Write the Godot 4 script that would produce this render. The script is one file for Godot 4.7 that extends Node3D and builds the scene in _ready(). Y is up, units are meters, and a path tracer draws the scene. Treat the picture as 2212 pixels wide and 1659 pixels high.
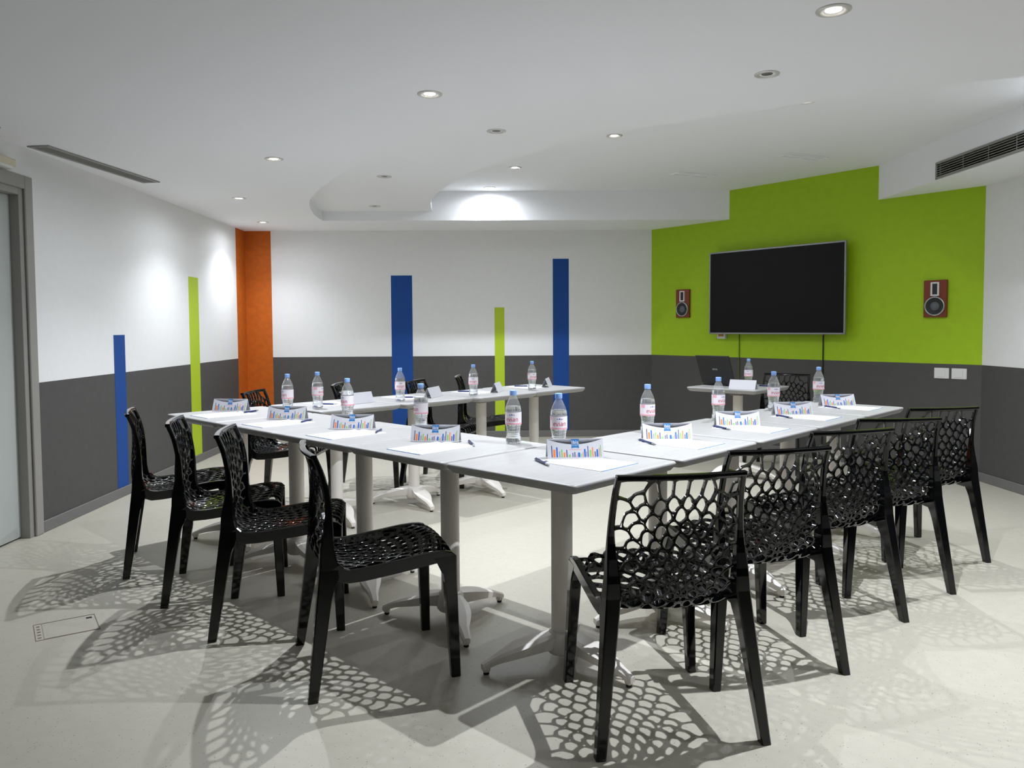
extends Node3D

# ---------------------------------------------------------------- data
const U := Vector3(0.70710678, 0, -0.70710678)     # along the right-hand table row, away from the camera
const V := Vector3(-0.70710678, 0, -0.70710678)    # along the left-hand table row, away from the camera
const TABLE_H := 0.74
const TS := 0.60                                    # side of a table top
const DADO := 0.911                                 # height of the grey paint
const H1 := 2.298                                   # main ceiling
const H2 := 2.391                                   # stepped band
const H3 := 2.588                                   # raised ceiling
const XL := -2.985
const XR := 3.56
const ZB := -6.29
const ZF := 4.2
const G0 := Vector3(1.505, 0, -6.29)                # green wall, left end
const G1 := Vector3(3.56, 0, -3.62)                 # green wall, right end
const FZ := -5.48                                   # face of the dropped beam along the back
const FX := 3.05                                    # face of the dropped beam along the right

var M := {}
var taken := {}
var rng := RandomNumberGenerator.new()

func uv(u: float, v: float, y := 0.0) -> Vector3:
	return U * u + V * v + Vector3(0, y, 0)

func rgb(r: float, g: float, b: float) -> Color:
	return Color(r / 255.0, g / 255.0, b / 255.0)

# ---------------------------------------------------------------- node helpers
func numbered(called: String) -> String:
	if not taken.has(called):
		taken[called] = 0
		return called
	taken[called] += 1
	return "%s_%03d" % [called, taken[called]]

func tag(o: Node, label: String, category: String, group := "") -> Node:
	o.set_meta("label", label)
	o.set_meta("category", category)
	if group != "":
		o.set_meta("group", group)
	return o

func thing(called: String, label: String, category: String, at := Vector3.ZERO, turn := 0.0, group := "") -> Node3D:
	var o := Node3D.new()
	o.name = numbered(called)
	add_child(o)
	o.position = at
	o.rotation.y = turn
	tag(o, label, category, group)
	return o

func copy_of(root: Node3D, called: String, label: String, at: Vector3, turn := 0.0) -> Node3D:
	var r: Node3D = root.duplicate()
	r.name = numbered(called)
	add_child(r)
	r.position = at
	r.rotation.y = turn
	r.set_meta("label", label)
	return r

func part(called: String, mesh: Mesh, m: Material, parent: Node, at := Vector3.ZERO) -> MeshInstance3D:
	var o := MeshInstance3D.new()
	o.name = called
	o.mesh = mesh
	if m != null:
		o.material_override = m
	o.position = at
	o.cast_shadow = GeometryInstance3D.SHADOW_CASTING_SETTING_ON
	parent.add_child(o, true)
	return o

func struct(called: String, mesh: Mesh, m: Material, at := Vector3.ZERO) -> MeshInstance3D:
	var o := part(called, mesh, m, self, at)
	o.set_meta("kind", "structure")
	return o

# ---------------------------------------------------------------- mesh helpers
func begin() -> SurfaceTool:
	var st := SurfaceTool.new()
	st.begin(Mesh.PRIMITIVE_TRIANGLES)
	return st

func tri_n(st: SurfaceTool, a: Vector3, b: Vector3, c: Vector3, na: Vector3, nb: Vector3, nc: Vector3) -> void:
	# clockwise front faces
	var g := (b - a).cross(c - a)
	if g.dot(na + nb + nc) > 0.0:
		st.set_normal(na); st.add_vertex(a)
		st.set_normal(nc); st.add_vertex(c)
		st.set_normal(nb); st.add_vertex(b)
	else:
		st.set_normal(na); st.add_vertex(a)
		st.set_normal(nb); st.add_vertex(b)
		st.set_normal(nc); st.add_vertex(c)

func quad_n(st: SurfaceTool, a: Vector3, b: Vector3, c: Vector3, d: Vector3, n: Vector3) -> void:
	tri_n(st, a, b, c, n, n, n)
	tri_n(st, a, c, d, n, n, n)

func quad_out(st: SurfaceTool, a: Vector3, b: Vector3, c: Vector3, d: Vector3, from: Vector3) -> void:
	var n := (c - a).cross(d - b)
	if n.length() < 1e-12:
		n = (b - a).cross(c - a)
	n = n.normalized()
	if n.dot((a + b + c + d) * 0.25 - from) < 0.0:
		n = -n
	quad_n(st, a, b, c, d, n)

func tri_out(st: SurfaceTool, a: Vector3, b: Vector3, c: Vector3, from: Vector3) -> void:
	var n := (b - a).cross(c - a).normalized()
	if n.dot((a + b + c) / 3.0 - from) < 0.0:
		n = -n
	tri_n(st, a, b, c, n, n, n)

# chamfered box about `c`, in the axes of `bs`
func add_box(st: SurfaceTool, c: Vector3, s: Vector3, bev := 0.0, bs := Basis.IDENTITY) -> void:
	var h := s * 0.5
	var b: float = minf(bev, minf(h.x, minf(h.y, h.z)) * 0.99)
	var ax := [bs.x, bs.y, bs.z]
	var hh := [h.x, h.y, h.z]
	# vertex on face k (sign sk) at corner signs (s0,s1,s2)
	var vert := func(k: int, sg: Array) -> Vector3:
		var p := c
		for i in 3:
			p += ax[i] * (sg[i] * (hh[i] - (0.0 if i == k else b)))
		return p
	for k in 3:
		var i := (k + 1) % 3
		var j := (k + 2) % 3
		for sk in [-1, 1]:
			var q := []
			for pr in [[-1, -1], [1, -1], [1, 1], [-1, 1]]:
				var sg := [0, 0, 0]
				sg[k] = sk; sg[i] = pr[0]; sg[j] = pr[1]
				q.append(vert.call(k, sg))
			quad_n(st, q[0], q[1], q[2], q[3], ax[k] * sk)
	if b <= 0.0:
		return
	for k in 3:                                    # edges that run along axis k
		var i := (k + 1) % 3
		var j := (k + 2) % 3
		for si in [-1, 1]:
			for sj in [-1, 1]:
				var sa := [0, 0, 0]
				var sb := [0, 0, 0]
				sa[k] = -1; sb[k] = 1
				sa[i] = si; sb[i] = si; sa[j] = sj; sb[j] = sj
				quad_out(st, vert.call(i, sa), vert.call(i, sb), vert.call(j, sb), vert.call(j, sa), c)
	for sx in [-1, 1]:
		for sy in [-1, 1]:
			for sz in [-1, 1]:
				var sg := [sx, sy, sz]
				tri_out(st, vert.call(0, sg), vert.call(1, sg), vert.call(2, sg), c)

func box(s: Vector3, bev := 0.0, c := Vector3.ZERO) -> ArrayMesh:
	var st := begin()
	add_box(st, c, s, bev)
	return st.commit()

# box in the axes of a wall: `o` origin on the wall, `x` along it, `n` out of it
func add_slab(st: SurfaceTool, o: Vector3, x: Vector3, n: Vector3, x0: float, x1: float, y0: float, y1: float, d0: float, d1: float, bev := 0.0) -> void:
	var c := o + x * (x0 + x1) * 0.5 + Vector3(0, (y0 + y1) * 0.5, 0) + n * (d0 + d1) * 0.5
	add_box(st, c, Vector3(x1 - x0, y1 - y0, d1 - d0), bev, Basis(x, Vector3.UP, n))

func slab(o: Vector3, x: Vector3, n: Vector3, x0: float, x1: float, y0: float, y1: float, d0: float, d1: float, bev := 0.0) -> ArrayMesh:
	var st := begin()
	add_slab(st, o, x, n, x0, x1, y0, y1, d0, d1, bev)
	return st.commit()

# profile of [radius, y] turned about y; consecutive points are smooth unless `hard`
func add_lathe(st: SurfaceTool, prof: Array, segs := 32, o := Vector3.ZERO, hard := false, a0 := 0.0, a1 := TAU) -> void:
	var n := prof.size()
	var segn := []
	for i in n - 1:
		var d := Vector2(prof[i + 1][0] - prof[i][0], prof[i + 1][1] - prof[i][1])
		segn.append(Vector2(d.y, -d.x).normalized() if d.length() > 1e-9 else Vector2.ZERO)
	var ptn := []
	for i in n:
		var v := Vector2.ZERO
		if i > 0: v += segn[i - 1]
		if i < n - 1: v += segn[i]
		ptn.append(v.normalized())
	for i in n - 1:
		var na: Vector2 = segn[i] if hard else ptn[i]
		var nb: Vector2 = segn[i] if hard else ptn[i + 1]
		if not hard:
			if segn[i].dot(ptn[i]) < 0.8: na = segn[i]
			if segn[i].dot(ptn[i + 1]) < 0.8: nb = segn[i]
		for k in segs:
			var t0 := a0 + (a1 - a0) * k / segs
			var t1 := a0 + (a1 - a0) * (k + 1) / segs
			var c0 := Vector3(cos(t0), 0, sin(t0))
			var c1 := Vector3(cos(t1), 0, sin(t1))
			var p00: Vector3 = o + c0 * prof[i][0] + Vector3.UP * prof[i][1]
			var p01: Vector3 = o + c1 * prof[i][0] + Vector3.UP * prof[i][1]
			var p10: Vector3 = o + c0 * prof[i + 1][0] + Vector3.UP * prof[i + 1][1]
			var p11: Vector3 = o + c1 * prof[i + 1][0] + Vector3.UP * prof[i + 1][1]
			var n00 := c0 * na.x + Vector3.UP * na.y
			var n01 := c1 * na.x + Vector3.UP * na.y
			var n10 := c0 * nb.x + Vector3.UP * nb.y
			var n11 := c1 * nb.x + Vector3.UP * nb.y
			if prof[i][0] > 1e-6:
				tri_n(st, p00, p01, p11, n00, n01, n11)
			if prof[i + 1][0] > 1e-6:
				tri_n(st, p00, p11, p10, n00, n11, n10)

func lathe(prof: Array, segs := 32, hard := false) -> ArrayMesh:
	var st := begin()
	add_lathe(st, prof, segs, Vector3.ZERO, hard)
	return st.commit()

# rings of equal point count; closed around; flat or smooth along the surface
func add_loft(st: SurfaceTool, rings: Array, caps := true, smooth := false) -> void:
	var m: int = rings[0].size()
	var cs := []
	for r in rings:
		var c := Vector3.ZERO
		for p in r: c += p
		cs.append(c / m)
	var nrm := []
	if smooth:
		for i in rings.size():
			var row := []
			for k in m:
				var a: Vector3 = rings[i][(k + 1) % m] - rings[i][(k - 1 + m) % m]
				var b: Vector3 = rings[mini(i + 1, rings.size() - 1)][k] - rings[maxi(i - 1, 0)][k]
				var v := a.cross(b).normalized()
				if v.dot(rings[i][k] - cs[i]) < 0.0: v = -v
				row.append(v)
			nrm.append(row)
	for i in rings.size() - 1:
		var mid: Vector3 = (cs[i] + cs[i + 1]) * 0.5
		for k in m:
			var k2 := (k + 1) % m
			if smooth:
				tri_n(st, rings[i][k], rings[i][k2], rings[i + 1][k2], nrm[i][k], nrm[i][k2], nrm[i + 1][k2])
				tri_n(st, rings[i][k], rings[i + 1][k2], rings[i + 1][k], nrm[i][k], nrm[i + 1][k2], nrm[i + 1][k])
			else:
				quad_out(st, rings[i][k], rings[i][k2], rings[i + 1][k2], rings[i + 1][k], mid)
	if caps:
		for e in [[0, 1], [rings.size() - 1, rings.size() - 2]]:
			for k in m:
				tri_out(st, cs[e[0]], rings[e[0]][k], rings[e[0]][(k + 1) % m], cs[e[1]])

# chamfered rectangle ring about c with axes x and z and half sizes
func ring8(c: Vector3, x: Vector3, z: Vector3, hx: float, hz: float, ch: float) -> Array:
	var r := []
	for q in [[-1, -1, 0], [-1, -1, 1], [1, -1, 1], [1, -1, 0], [1, 1, 0], [1, 1, 1], [-1, 1, 1], [-1, 1, 0]]:
		var dx: float = hx - (ch if q[2] == 1 else 0.0)
		var dz: float = hz - (ch if q[2] == 0 else 0.0)
		r.append(c + x * (q[0] * dx) + z * (q[1] * dz))
	return r

func round_rect(hx: float, hz: float, r: float, y: float, n := 5) -> Array:
	var out := []
	for q in [[1, 1, 0.0], [-1, 1, PI / 2], [-1, -1, PI], [1, -1, 3 * PI / 2]]:
		for k in n + 1:
			var a: float = q[2] + PI / 2 * k / n
			out.append(Vector3(q[0] * (hx - r) + cos(a) * r, y, q[1] * (hz - r) + sin(a) * r))
	return out

# flat polygon (x, y) in the plane of axes ax, ay at o, thickness d along n
func add_prism(st: SurfaceTool, poly: PackedVector2Array, o: Vector3, ax: Vector3, ay: Vector3, n: Vector3, d: float) -> void:
	var ids := Geometry2D.triangulate_polygon(poly)
	var c := Vector3.ZERO
	var p := []
	for q in poly:
		p.append(o + ax * q.x + ay * q.y)
		c += p[-1]
	c /= poly.size()
	for i in range(0, ids.size(), 3):
		tri_n(st, p[ids[i]] + n * d, p[ids[i + 1]] + n * d, p[ids[i + 2]] + n * d, n, n, n)
		tri_n(st, p[ids[i]], p[ids[i + 1]], p[ids[i + 2]], -n, -n, -n)
	var cw := Geometry2D.is_polygon_clockwise(poly)
	for i in p.size():
		var j := (i + 1) % p.size()
		var e: Vector3 = (p[j] - p[i]).normalized()
		var s := e.cross(ax.cross(ay)).normalized()
		if cw: s = -s
		quad_n(st, p[i], p[j], p[j] + n * d, p[i] + n * d, s)

func add_tube(st: SurfaceTool, pts: Array, r: float, segs := 8) -> void:
	var rings := []
	for i in pts.size():
		var t: Vector3 = (pts[mini(i + 1, pts.size() - 1)] - pts[maxi(i - 1, 0)]).normalized()
		var x := t.cross(Vector3.UP if absf(t.y) < 0.9 else Vector3.RIGHT).normalized()
		var z := t.cross(x)
		var ring := []
		for k in segs:
			ring.append(pts[i] + x * cos(TAU * k / segs) * r + z * sin(TAU * k / segs) * r)
		rings.append(ring)
	add_loft(st, rings, true, true)

func catmull(pts: Array, sub: int) -> Array:
	var out := []
	for i in pts.size() - 1:
		var a = pts[maxi(i - 1, 0)]
		var b = pts[i]
		var c = pts[i + 1]
		var d = pts[mini(i + 2, pts.size() - 1)]
		for k in sub:
			var t := float(k) / sub
			out.append(0.5 * (2.0 * b + (c - a) * t + (2.0 * a - 5.0 * b + 4.0 * c - d) * t * t + (3.0 * b - a - 3.0 * c + d) * t * t * t))
	out.append(pts[-1])
	return out

# lettering as a flat mesh, centred, `size` metres tall (height of the line's x-height roughly 0.53 of size)
func letters(text: String, size: float, bold := false) -> Array:
	var t := TextMesh.new()
	var f := SystemFont.new()
	f.font_names = PackedStringArray(["Droid Sans"])
	if bold:
		f.font_weight = 700
	t.font = f
	t.text = text
	t.font_size = 64
	t.pixel_size = size / 64.0
	t.depth = 0.0
	t.curve_step = 2.0
	return t.get_mesh_arrays()

# lettering laid on a plane, or bent round a cylinder of radius `bend`
func lettering(text: String, size: float, o: Vector3, ax: Vector3, ay: Vector3, n: Vector3, bend := 0.0, bold := false) -> ArrayMesh:
	var a := letters(text, size, bold)
	var vs: PackedVector3Array = a[Mesh.ARRAY_VERTEX]
	var ids = a[Mesh.ARRAY_INDEX]
	var st := begin()
	var put := func(i: int) -> Array:
		var v := vs[i]
		if bend > 0.0:
			var t := v.x / bend
			var d := n * cos(t) + ax * sin(t)
			return [o + d * bend + ay * v.y, d]
		return [o + ax * v.x + ay * v.y, n]
	var count: int = ids.size() if ids != null and ids.size() > 0 else vs.size()
	for i in range(0, count, 3):
		var q := []
		for k in 3:
			q.append(put.call(ids[i + k] if ids != null and ids.size() > 0 else i + k))
		tri_n(st, q[0][0], q[1][0], q[2][0], q[0][1], q[1][1], q[2][1])
	return st.commit()

# ---------------------------------------------------------------- materials
func mat(c: Color, rough: float, metal := 0.0) -> StandardMaterial3D:
	var m := StandardMaterial3D.new()
	m.albedo_color = c
	m.roughness = rough
	m.metallic = metal
	return m

func noise_tex(size: int, freq: float, dark: Color, light: Color, sd: int, oct := 3) -> NoiseTexture2D:
	var n := FastNoiseLite.new()
	n.seed = sd
	n.frequency = freq
	n.fractal_octaves = oct
	var t := NoiseTexture2D.new()
	t.width = size
	t.height = size
	t.seamless = true
	t.noise = n
	var g := Gradient.new()
	g.set_color(0, dark)
	g.set_color(1, light)
	t.color_ramp = g
	return t

func triplanar(m: StandardMaterial3D, s: float, world := true) -> StandardMaterial3D:
	m.uv1_triplanar = true
	m.uv1_world_triplanar = world
	m.uv1_scale = Vector3(s, s, s)
	return m

func paint(c: Color, rough: float, amount: float, sd: int) -> StandardMaterial3D:
	var m := mat(c, rough)
	var w := 1.0 - amount
	m.albedo_texture = noise_tex(256, 0.03, Color(w, w, w), Color.WHITE, sd, 4)
	m.heightmap_enabled = true
	m.heightmap_texture = noise_tex(256, 0.18, Color.BLACK, Color.WHITE, sd + 7, 2)
	m.heightmap_scale = 0.02
	triplanar(m, 1.6)
	return m

func floor_image() -> ImageTexture:
	var n := 1024
	var im := Image.create(n, n, false, Image.FORMAT_RGB8)
	im.fill(Color(1, 1, 1))
	var f := FastNoiseLite.new()
	f.seed = 4
	f.frequency = 0.02
	for y in n:
		for x in n:
			var k := 0.975 + 0.02 * f.get_noise_2d(x, y) + rng.randf() * 0.02
			im.set_pixel(x, y, Color(k, k, k * 0.995))
	for i in 2600:
		var x := rng.randi_range(2, n - 6)
		var y := rng.randi_range(2, n - 6)
		var k := rng.randf_range(0.55, 0.9)
		var w := rng.randi_range(1, 3)
		var h := rng.randi_range(1, 3)
		if rng.randf() < 0.25: k = 1.0
		im.fill_rect(Rect2i(x, y, w, h), Color(k, k * 0.98, k * 0.95))
	return ImageTexture.create_from_image(im)

func grain_image() -> ImageTexture:
	var n := 512
	var im := Image.create(n, n, false, Image.FORMAT_RGB8)
	var f := FastNoiseLite.new()
	f.seed = 12
	f.frequency = 0.012
	f.fractal_octaves = 4
	for y in n:
		for x in n:
			var a := absf(f.get_noise_2d(x * 0.35, y * 9.0))
			var b := f.get_noise_2d(x * 0.1 + 300.0, y * 3.0)
			var k := 0.97 - 0.10 * a + 0.025 * b
			im.set_pixel(x, y, Color(k, k * 0.995, k * 0.985))
	return ImageTexture.create_from_image(im)

func make_materials() -> void:
	M.white = paint(rgb(238, 238, 238), 0.75, 0.012, 1)
	M.ceiling = mat(rgb(245, 246, 249), 0.85)
	M.grey = paint(rgb(80, 78, 77), 0.68, 0.06, 2)
	M.green = paint(rgb(166, 203, 6), 0.6, 0.05, 3)
	M.orange = paint(rgb(204, 100, 0), 0.7, 0.10, 4)
	M.blue = mat(rgb(0, 66, 142), 0.75)
	M.lime = mat(rgb(178, 203, 38), 0.55)
	M.base = mat(rgb(112, 110, 108), 0.5)
	var fl := mat(rgb(182, 177, 164), 0.40)
	fl.albedo_texture = floor_image()
	fl.metallic_specular = 0.45
	triplanar(fl, 0.9)
	M.floor = fl
	var tp := mat(rgb(168, 168, 169), 0.42)
	tp.albedo_texture = grain_image()
	triplanar(tp, 1.7, false)
	tp.heightmap_enabled = true
	tp.heightmap_texture = tp.albedo_texture
	tp.heightmap_scale = 0.05
	M.top = tp
	M.metal_white = mat(rgb(232, 226, 219), 0.42)
	M.metal_grey = mat(rgb(128, 124, 118), 0.5)
	M.rubber = mat(rgb(22, 21, 21), 0.7)
	var blk := mat(rgb(5, 6, 7), 0.09)
	blk.metallic_specular = 0.5
	M.black = blk
	M.paper = mat(rgb(228, 229, 233), 0.8)
	M.card = mat(rgb(194, 194, 200), 0.6)
	M.blue_print = mat(rgb(22, 110, 176), 0.5)
	M.navy = mat(rgb(28, 40, 92), 0.25)
	M.silver = mat(rgb(176, 178, 182), 0.25, 0.9)
	M.red_print = mat(rgb(196, 42, 78), 0.5)
	M.pale_red = mat(rgb(226, 130, 120), 0.6)
	M.pink = mat(rgb(238, 170, 186), 0.45)
	M.label = mat(rgb(236, 228, 234), 0.4)
	M.mountain = mat(rgb(40, 92, 168), 0.5)
	M.cap = mat(rgb(132, 170, 226), 0.4)
	var pet := mat(Color(1, 1, 1, 0.10), 0.03)
	pet.transparency = BaseMaterial3D.TRANSPARENCY_ALPHA
	pet.metallic_specular = 0.7
	M.pet = pet
	var wat := mat(Color(0.97, 0.99, 1.0, 0.02), 0.0)
	wat.transparency = BaseMaterial3D.TRANSPARENCY_ALPHA
	wat.refraction_enabled = true
	wat.refraction_scale = 0.033
	M.water = wat
	M.door = mat(rgb(186, 191, 187), 0.5)
	M.frame = mat(rgb(150, 147, 142), 0.45)
	M.vent = mat(rgb(150, 149, 146), 0.4, 0.5)
	M.duct = mat(rgb(112, 112, 110), 0.7)
	M.screen = mat(rgb(12, 11, 11), 0.4)
	M.screen.metallic_specular = 0.3
	M.tv_frame = mat(rgb(150, 152, 156), 0.3, 0.7)
	M.dark = mat(rgb(28, 28, 29), 0.45)
	M.wood = mat(rgb(122, 48, 22), 0.4)
	M.cone = mat(rgb(92, 96, 100), 0.45)
	M.cone_dark = mat(rgb(38, 40, 42), 0.6)
	M.plastic = mat(rgb(226, 226, 224), 0.4)
	M.cream = mat(rgb(214, 205, 180), 0.5)
	M.amber = mat(rgb(190, 130, 40), 0.5)
	M.cable = mat(rgb(30, 32, 26), 0.6)
	M.cable_green = mat(rgb(96, 116, 26), 0.6)
	M.trim = mat(rgb(214, 212, 208), 0.35, 0.3)
	M.off_lens = mat(rgb(120, 120, 118), 0.25, 0.4)
	var glow := mat(rgb(255, 252, 244), 0.4)
	glow.emission_enabled = true
	glow.emission = Color(1.0, 0.97, 0.92)
	glow.emission_energy_multiplier = 9.0
	M.glow = glow
	var bars := mat(Color.WHITE, 0.6)
	bars.vertex_color_use_as_albedo = true
	M.bars = bars

# ---------------------------------------------------------------- camera and light
func set_view() -> void:
	var cam := Camera3D.new()
	cam.name = "camera"
	var f := 1677.53
	cam.projection = Camera3D.PROJECTION_FRUSTUM
	cam.near = 0.05
	cam.far = 60.0
	cam.size = 0.05 * 1659.0 / f
	cam.frustum_offset = Vector2(0, -41.46 / f * 0.05)
	add_child(cam)
	cam.position = Vector3(-0.2324, 1.2278, 2.3569)
	cam.basis = Basis(Vector3.UP, -0.0206) * Basis(Vector3.RIGHT, -0.0484) * Basis(Vector3.BACK, -0.0059)
	cam.current = true
	var we := WorldEnvironment.new()
	we.name = "surroundings"
	var e := Environment.new()
	e.background_mode = Environment.BG_COLOR
	e.background_color = Color(0.0, 0.0, 0.0)
	e.tonemap_mode = Environment.TONE_MAPPER_LINEAR
	e.tonemap_exposure = 1.92
	e.sdfgi_enabled = true
	e.ssao_enabled = true
	e.ssil_enabled = true
	we.environment = e
	add_child(we)

const SPOT_ENERGY := 2.5
const SPILL_ENERGY := 0.36
const LAMP_COLOR := Color(0.945, 0.968, 1.0)
const SPOT_ANGLE := 61.0

func downlight(x: float, y: float, z: float, lit: bool, label: String, power := 1.0) -> void:
	var o := thing("downlight", label, "downlight", Vector3(x, y, z), 0.0, "recessed ceiling downlights")
	part("trim_ring", M_mesh.ring, M.trim, o)
	part("reflector", M_mesh.well, M.trim if lit else M.metal_grey, o)
	part("lamp", M_mesh.lens, M.glow if lit else M.off_lens, o)
	if lit:
		var l := SpotLight3D.new()
		l.name = "lamp_light"
		l.light_energy = SPOT_ENERGY * power
		l.light_color = LAMP_COLOR
		l.spot_range = 14.0
		l.spot_angle = SPOT_ANGLE
		l.spot_angle_attenuation = 1.0
		l.spot_attenuation = 2.0
		l.light_size = 0.010
		l.shadow_enabled = true
		o.add_child(l)
		l.position = Vector3(0, -0.012, 0)
		l.rotation_degrees = Vector3(-90, 0, 0)
		# light that the frosted lens scatters widely
		var w := SpotLight3D.new()
		w.name = "lamp_spill"
		w.light_energy = SPILL_ENERGY * power
		w.light_color = LAMP_COLOR
		w.spot_range = 14.0
		w.spot_angle = 87.0
		w.spot_angle_attenuation = 0.6
		w.spot_attenuation = 2.0
		w.light_size = 0.012
		w.shadow_enabled = true
		o.add_child(w)
		w.position = Vector3(0, -0.014, 0)
		w.rotation_degrees = Vector3(-90, 0, 0)

var M_mesh := {}

func make_lamp_meshes() -> void:
	M_mesh.ring = lathe([[0.036, 0.002], [0.037, -0.004], [0.048, -0.006], [0.0575, -0.003], [0.058, 0.001]], 40)
	M_mesh.well = lathe([[0.0385, -0.002], [0.036, 0.003], [0.033, 0.010]], 32)
	M_mesh.lens = lathe([[0.0, -0.003], [0.020, -0.002], [0.0335, 0.002], [0.0335, 0.0035], [0.0, 0.004]], 32)

# ---------------------------------------------------------------- the room
func build_room() -> void:
	# floor
	struct("floor", box(Vector3(XR - XL + 0.6, 0.1, ZF - ZB + 0.6), 0.0), M.floor, Vector3((XL + XR) / 2, -0.05, (ZF + ZB) / 2))
	var T := 0.15
	# left wall, with the opening of the door
	var dz0 := -2.275
	var dz1 := -1.33
	var dh := 2.055
	var o := Vector3(XL, 0, 0)
	var ax := Vector3(0, 0, -1)          # along the wall, away from the camera
	var n := Vector3(1, 0, 0)
	var st := begin()
	add_slab(st, o, ax, n, -dz0, -ZB + T, 0, H3, -T, 0)
	add_slab(st, o, ax, n, -dz1, -dz0, dh, H3, -T, 0)
	add_slab(st, o, ax, n, -ZF, -dz1, 0, H3, -T, 0)
	var wl := struct("wall_left", st.commit(), M.white)
	st = begin()
	add_slab(st, o, ax, n, -dz0 + 0.075, -ZB - 0.30, 0, DADO, 0, 0.001)
	part("grey_paint", st.commit(), M.grey, wl)
	part("grey_paint", slab(o, ax, n, -ZF, -dz1 - 0.075, 0, DADO, 0, 0.001), M.grey, wl)
	var s1 := part("blue_stripe", slab(o, ax, n, 3.296, 3.462, 0.07, 1.188, 0, 0.0025), M.blue, wl)
	s1.set_meta("label", "short blue stripe painted on the left wall")
	var s2 := part("lime_stripe", slab(o, ax, n, 4.69, 4.915, 0.07, 1.70, 0, 0.0025), M.lime, wl)
	s2.set_meta("label", "lime green stripe painted on the left wall")
	var s3 := part("orange_paint", slab(o, ax, n, 5.99, -ZB, 0, H1 + 0.01, 0, 0.002), M.orange, wl)
	s3.set_meta("label", "orange band painted round the far left corner")
	# back wall
	o = Vector3(0, 0, ZB)
	ax = Vector3.RIGHT
	n = Vector3(0, 0, 1)
	var wb := struct("wall_back", slab(o, ax, n, XL - T, 2.2, 0, H3, -T, 0), M.white)
	part("grey_paint", slab(o, ax, n, -2.70, G0.x + 0.05, 0, DADO, 0, 0.001), M.grey, wb)
	part("orange_paint", slab(o, ax, n, XL, -2.70, 0, H1 + 0.01, 0, 0.002), M.orange, wb)
	part("blue_stripe", slab(o, ax, n, -1.388, -1.155, 0.07, 1.806, 0, 0.0025), M.blue, wb)
	part("lime_stripe", slab(o, ax, n, -0.245, -0.136, 0.07, 1.448, 0, 0.0025), M.lime, wb)
	part("blue_stripe", slab(o, ax, n, 0.404, 0.582, 0.07, 1.983, 0, 0.0025), M.blue, wb)
	# green wall across the corner
	var gx := (G1 - G0).normalized()
	var gn := Vector3(-gx.z, 0, gx.x)
	if gn.dot(Vector3(-1, 0, 1)) < 0: gn = -gn
	var gl := (G1 - G0).length()
	var wg := struct("wall_green", slab(G0, gx, gn, -0.25, gl + 0.25, 0, H3, -T, 0), M.green)
	part("grey_paint", slab(G0, gx, gn, 0, gl, 0, DADO, 0, 0.001), M.grey, wg)
	# right wall
	o = Vector3(XR, 0, 0)
	ax = Vector3(0, 0, 1)
	n = Vector3(-1, 0, 0)
	var wr := struct("wall_right", slab(o, ax, n, -4.0, ZF, 0, H3, -T, 0), M.white)
	part("grey_paint", slab(o, ax, n, G1.z, ZF, 0, DADO, 0, 0.001), M.grey, wr)
	# wall behind the camera
	var wf := struct("wall_front", slab(Vector3(0, 0, ZF), Vector3.LEFT, Vector3(0, 0, -1), -XR - T, -XL + T, 0, H3, -T, 0), M.white)
	part("grey_paint", slab(Vector3(0, 0, ZF), Vector3.LEFT, Vector3(0, 0, -1), -XR, -XL, 0, DADO, 0, 0.001), M.grey, wf)
	# baseboards
	struct("baseboard_left", slab(Vector3(XL, 0, 0), Vector3(0, 0, -1), Vector3(1, 0, 0), -dz0 + 0.075, -ZB, 0, 0.07, 0.001, 0.011, 0.003), M.base)
	struct("baseboard_back", slab(Vector3(0, 0, ZB), Vector3.RIGHT, Vector3(0, 0, 1), XL + 0.011, G0.x, 0, 0.07, 0.001, 0.011, 0.003), M.base)
	struct("baseboard_green", slab(G0, gx, gn, 0, gl, 0, 0.07, 0.001, 0.011, 0.003), M.base)
	struct("baseboard_right", slab(Vector3(XR, 0, 0), Vector3(0, 0, 1), Vector3(-1, 0, 0), G1.z, ZF, 0, 0.07, 0.001, 0.011, 0.003), M.base)
	build_door(dz0, dz1, dh, T)
	build_ceiling()

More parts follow.
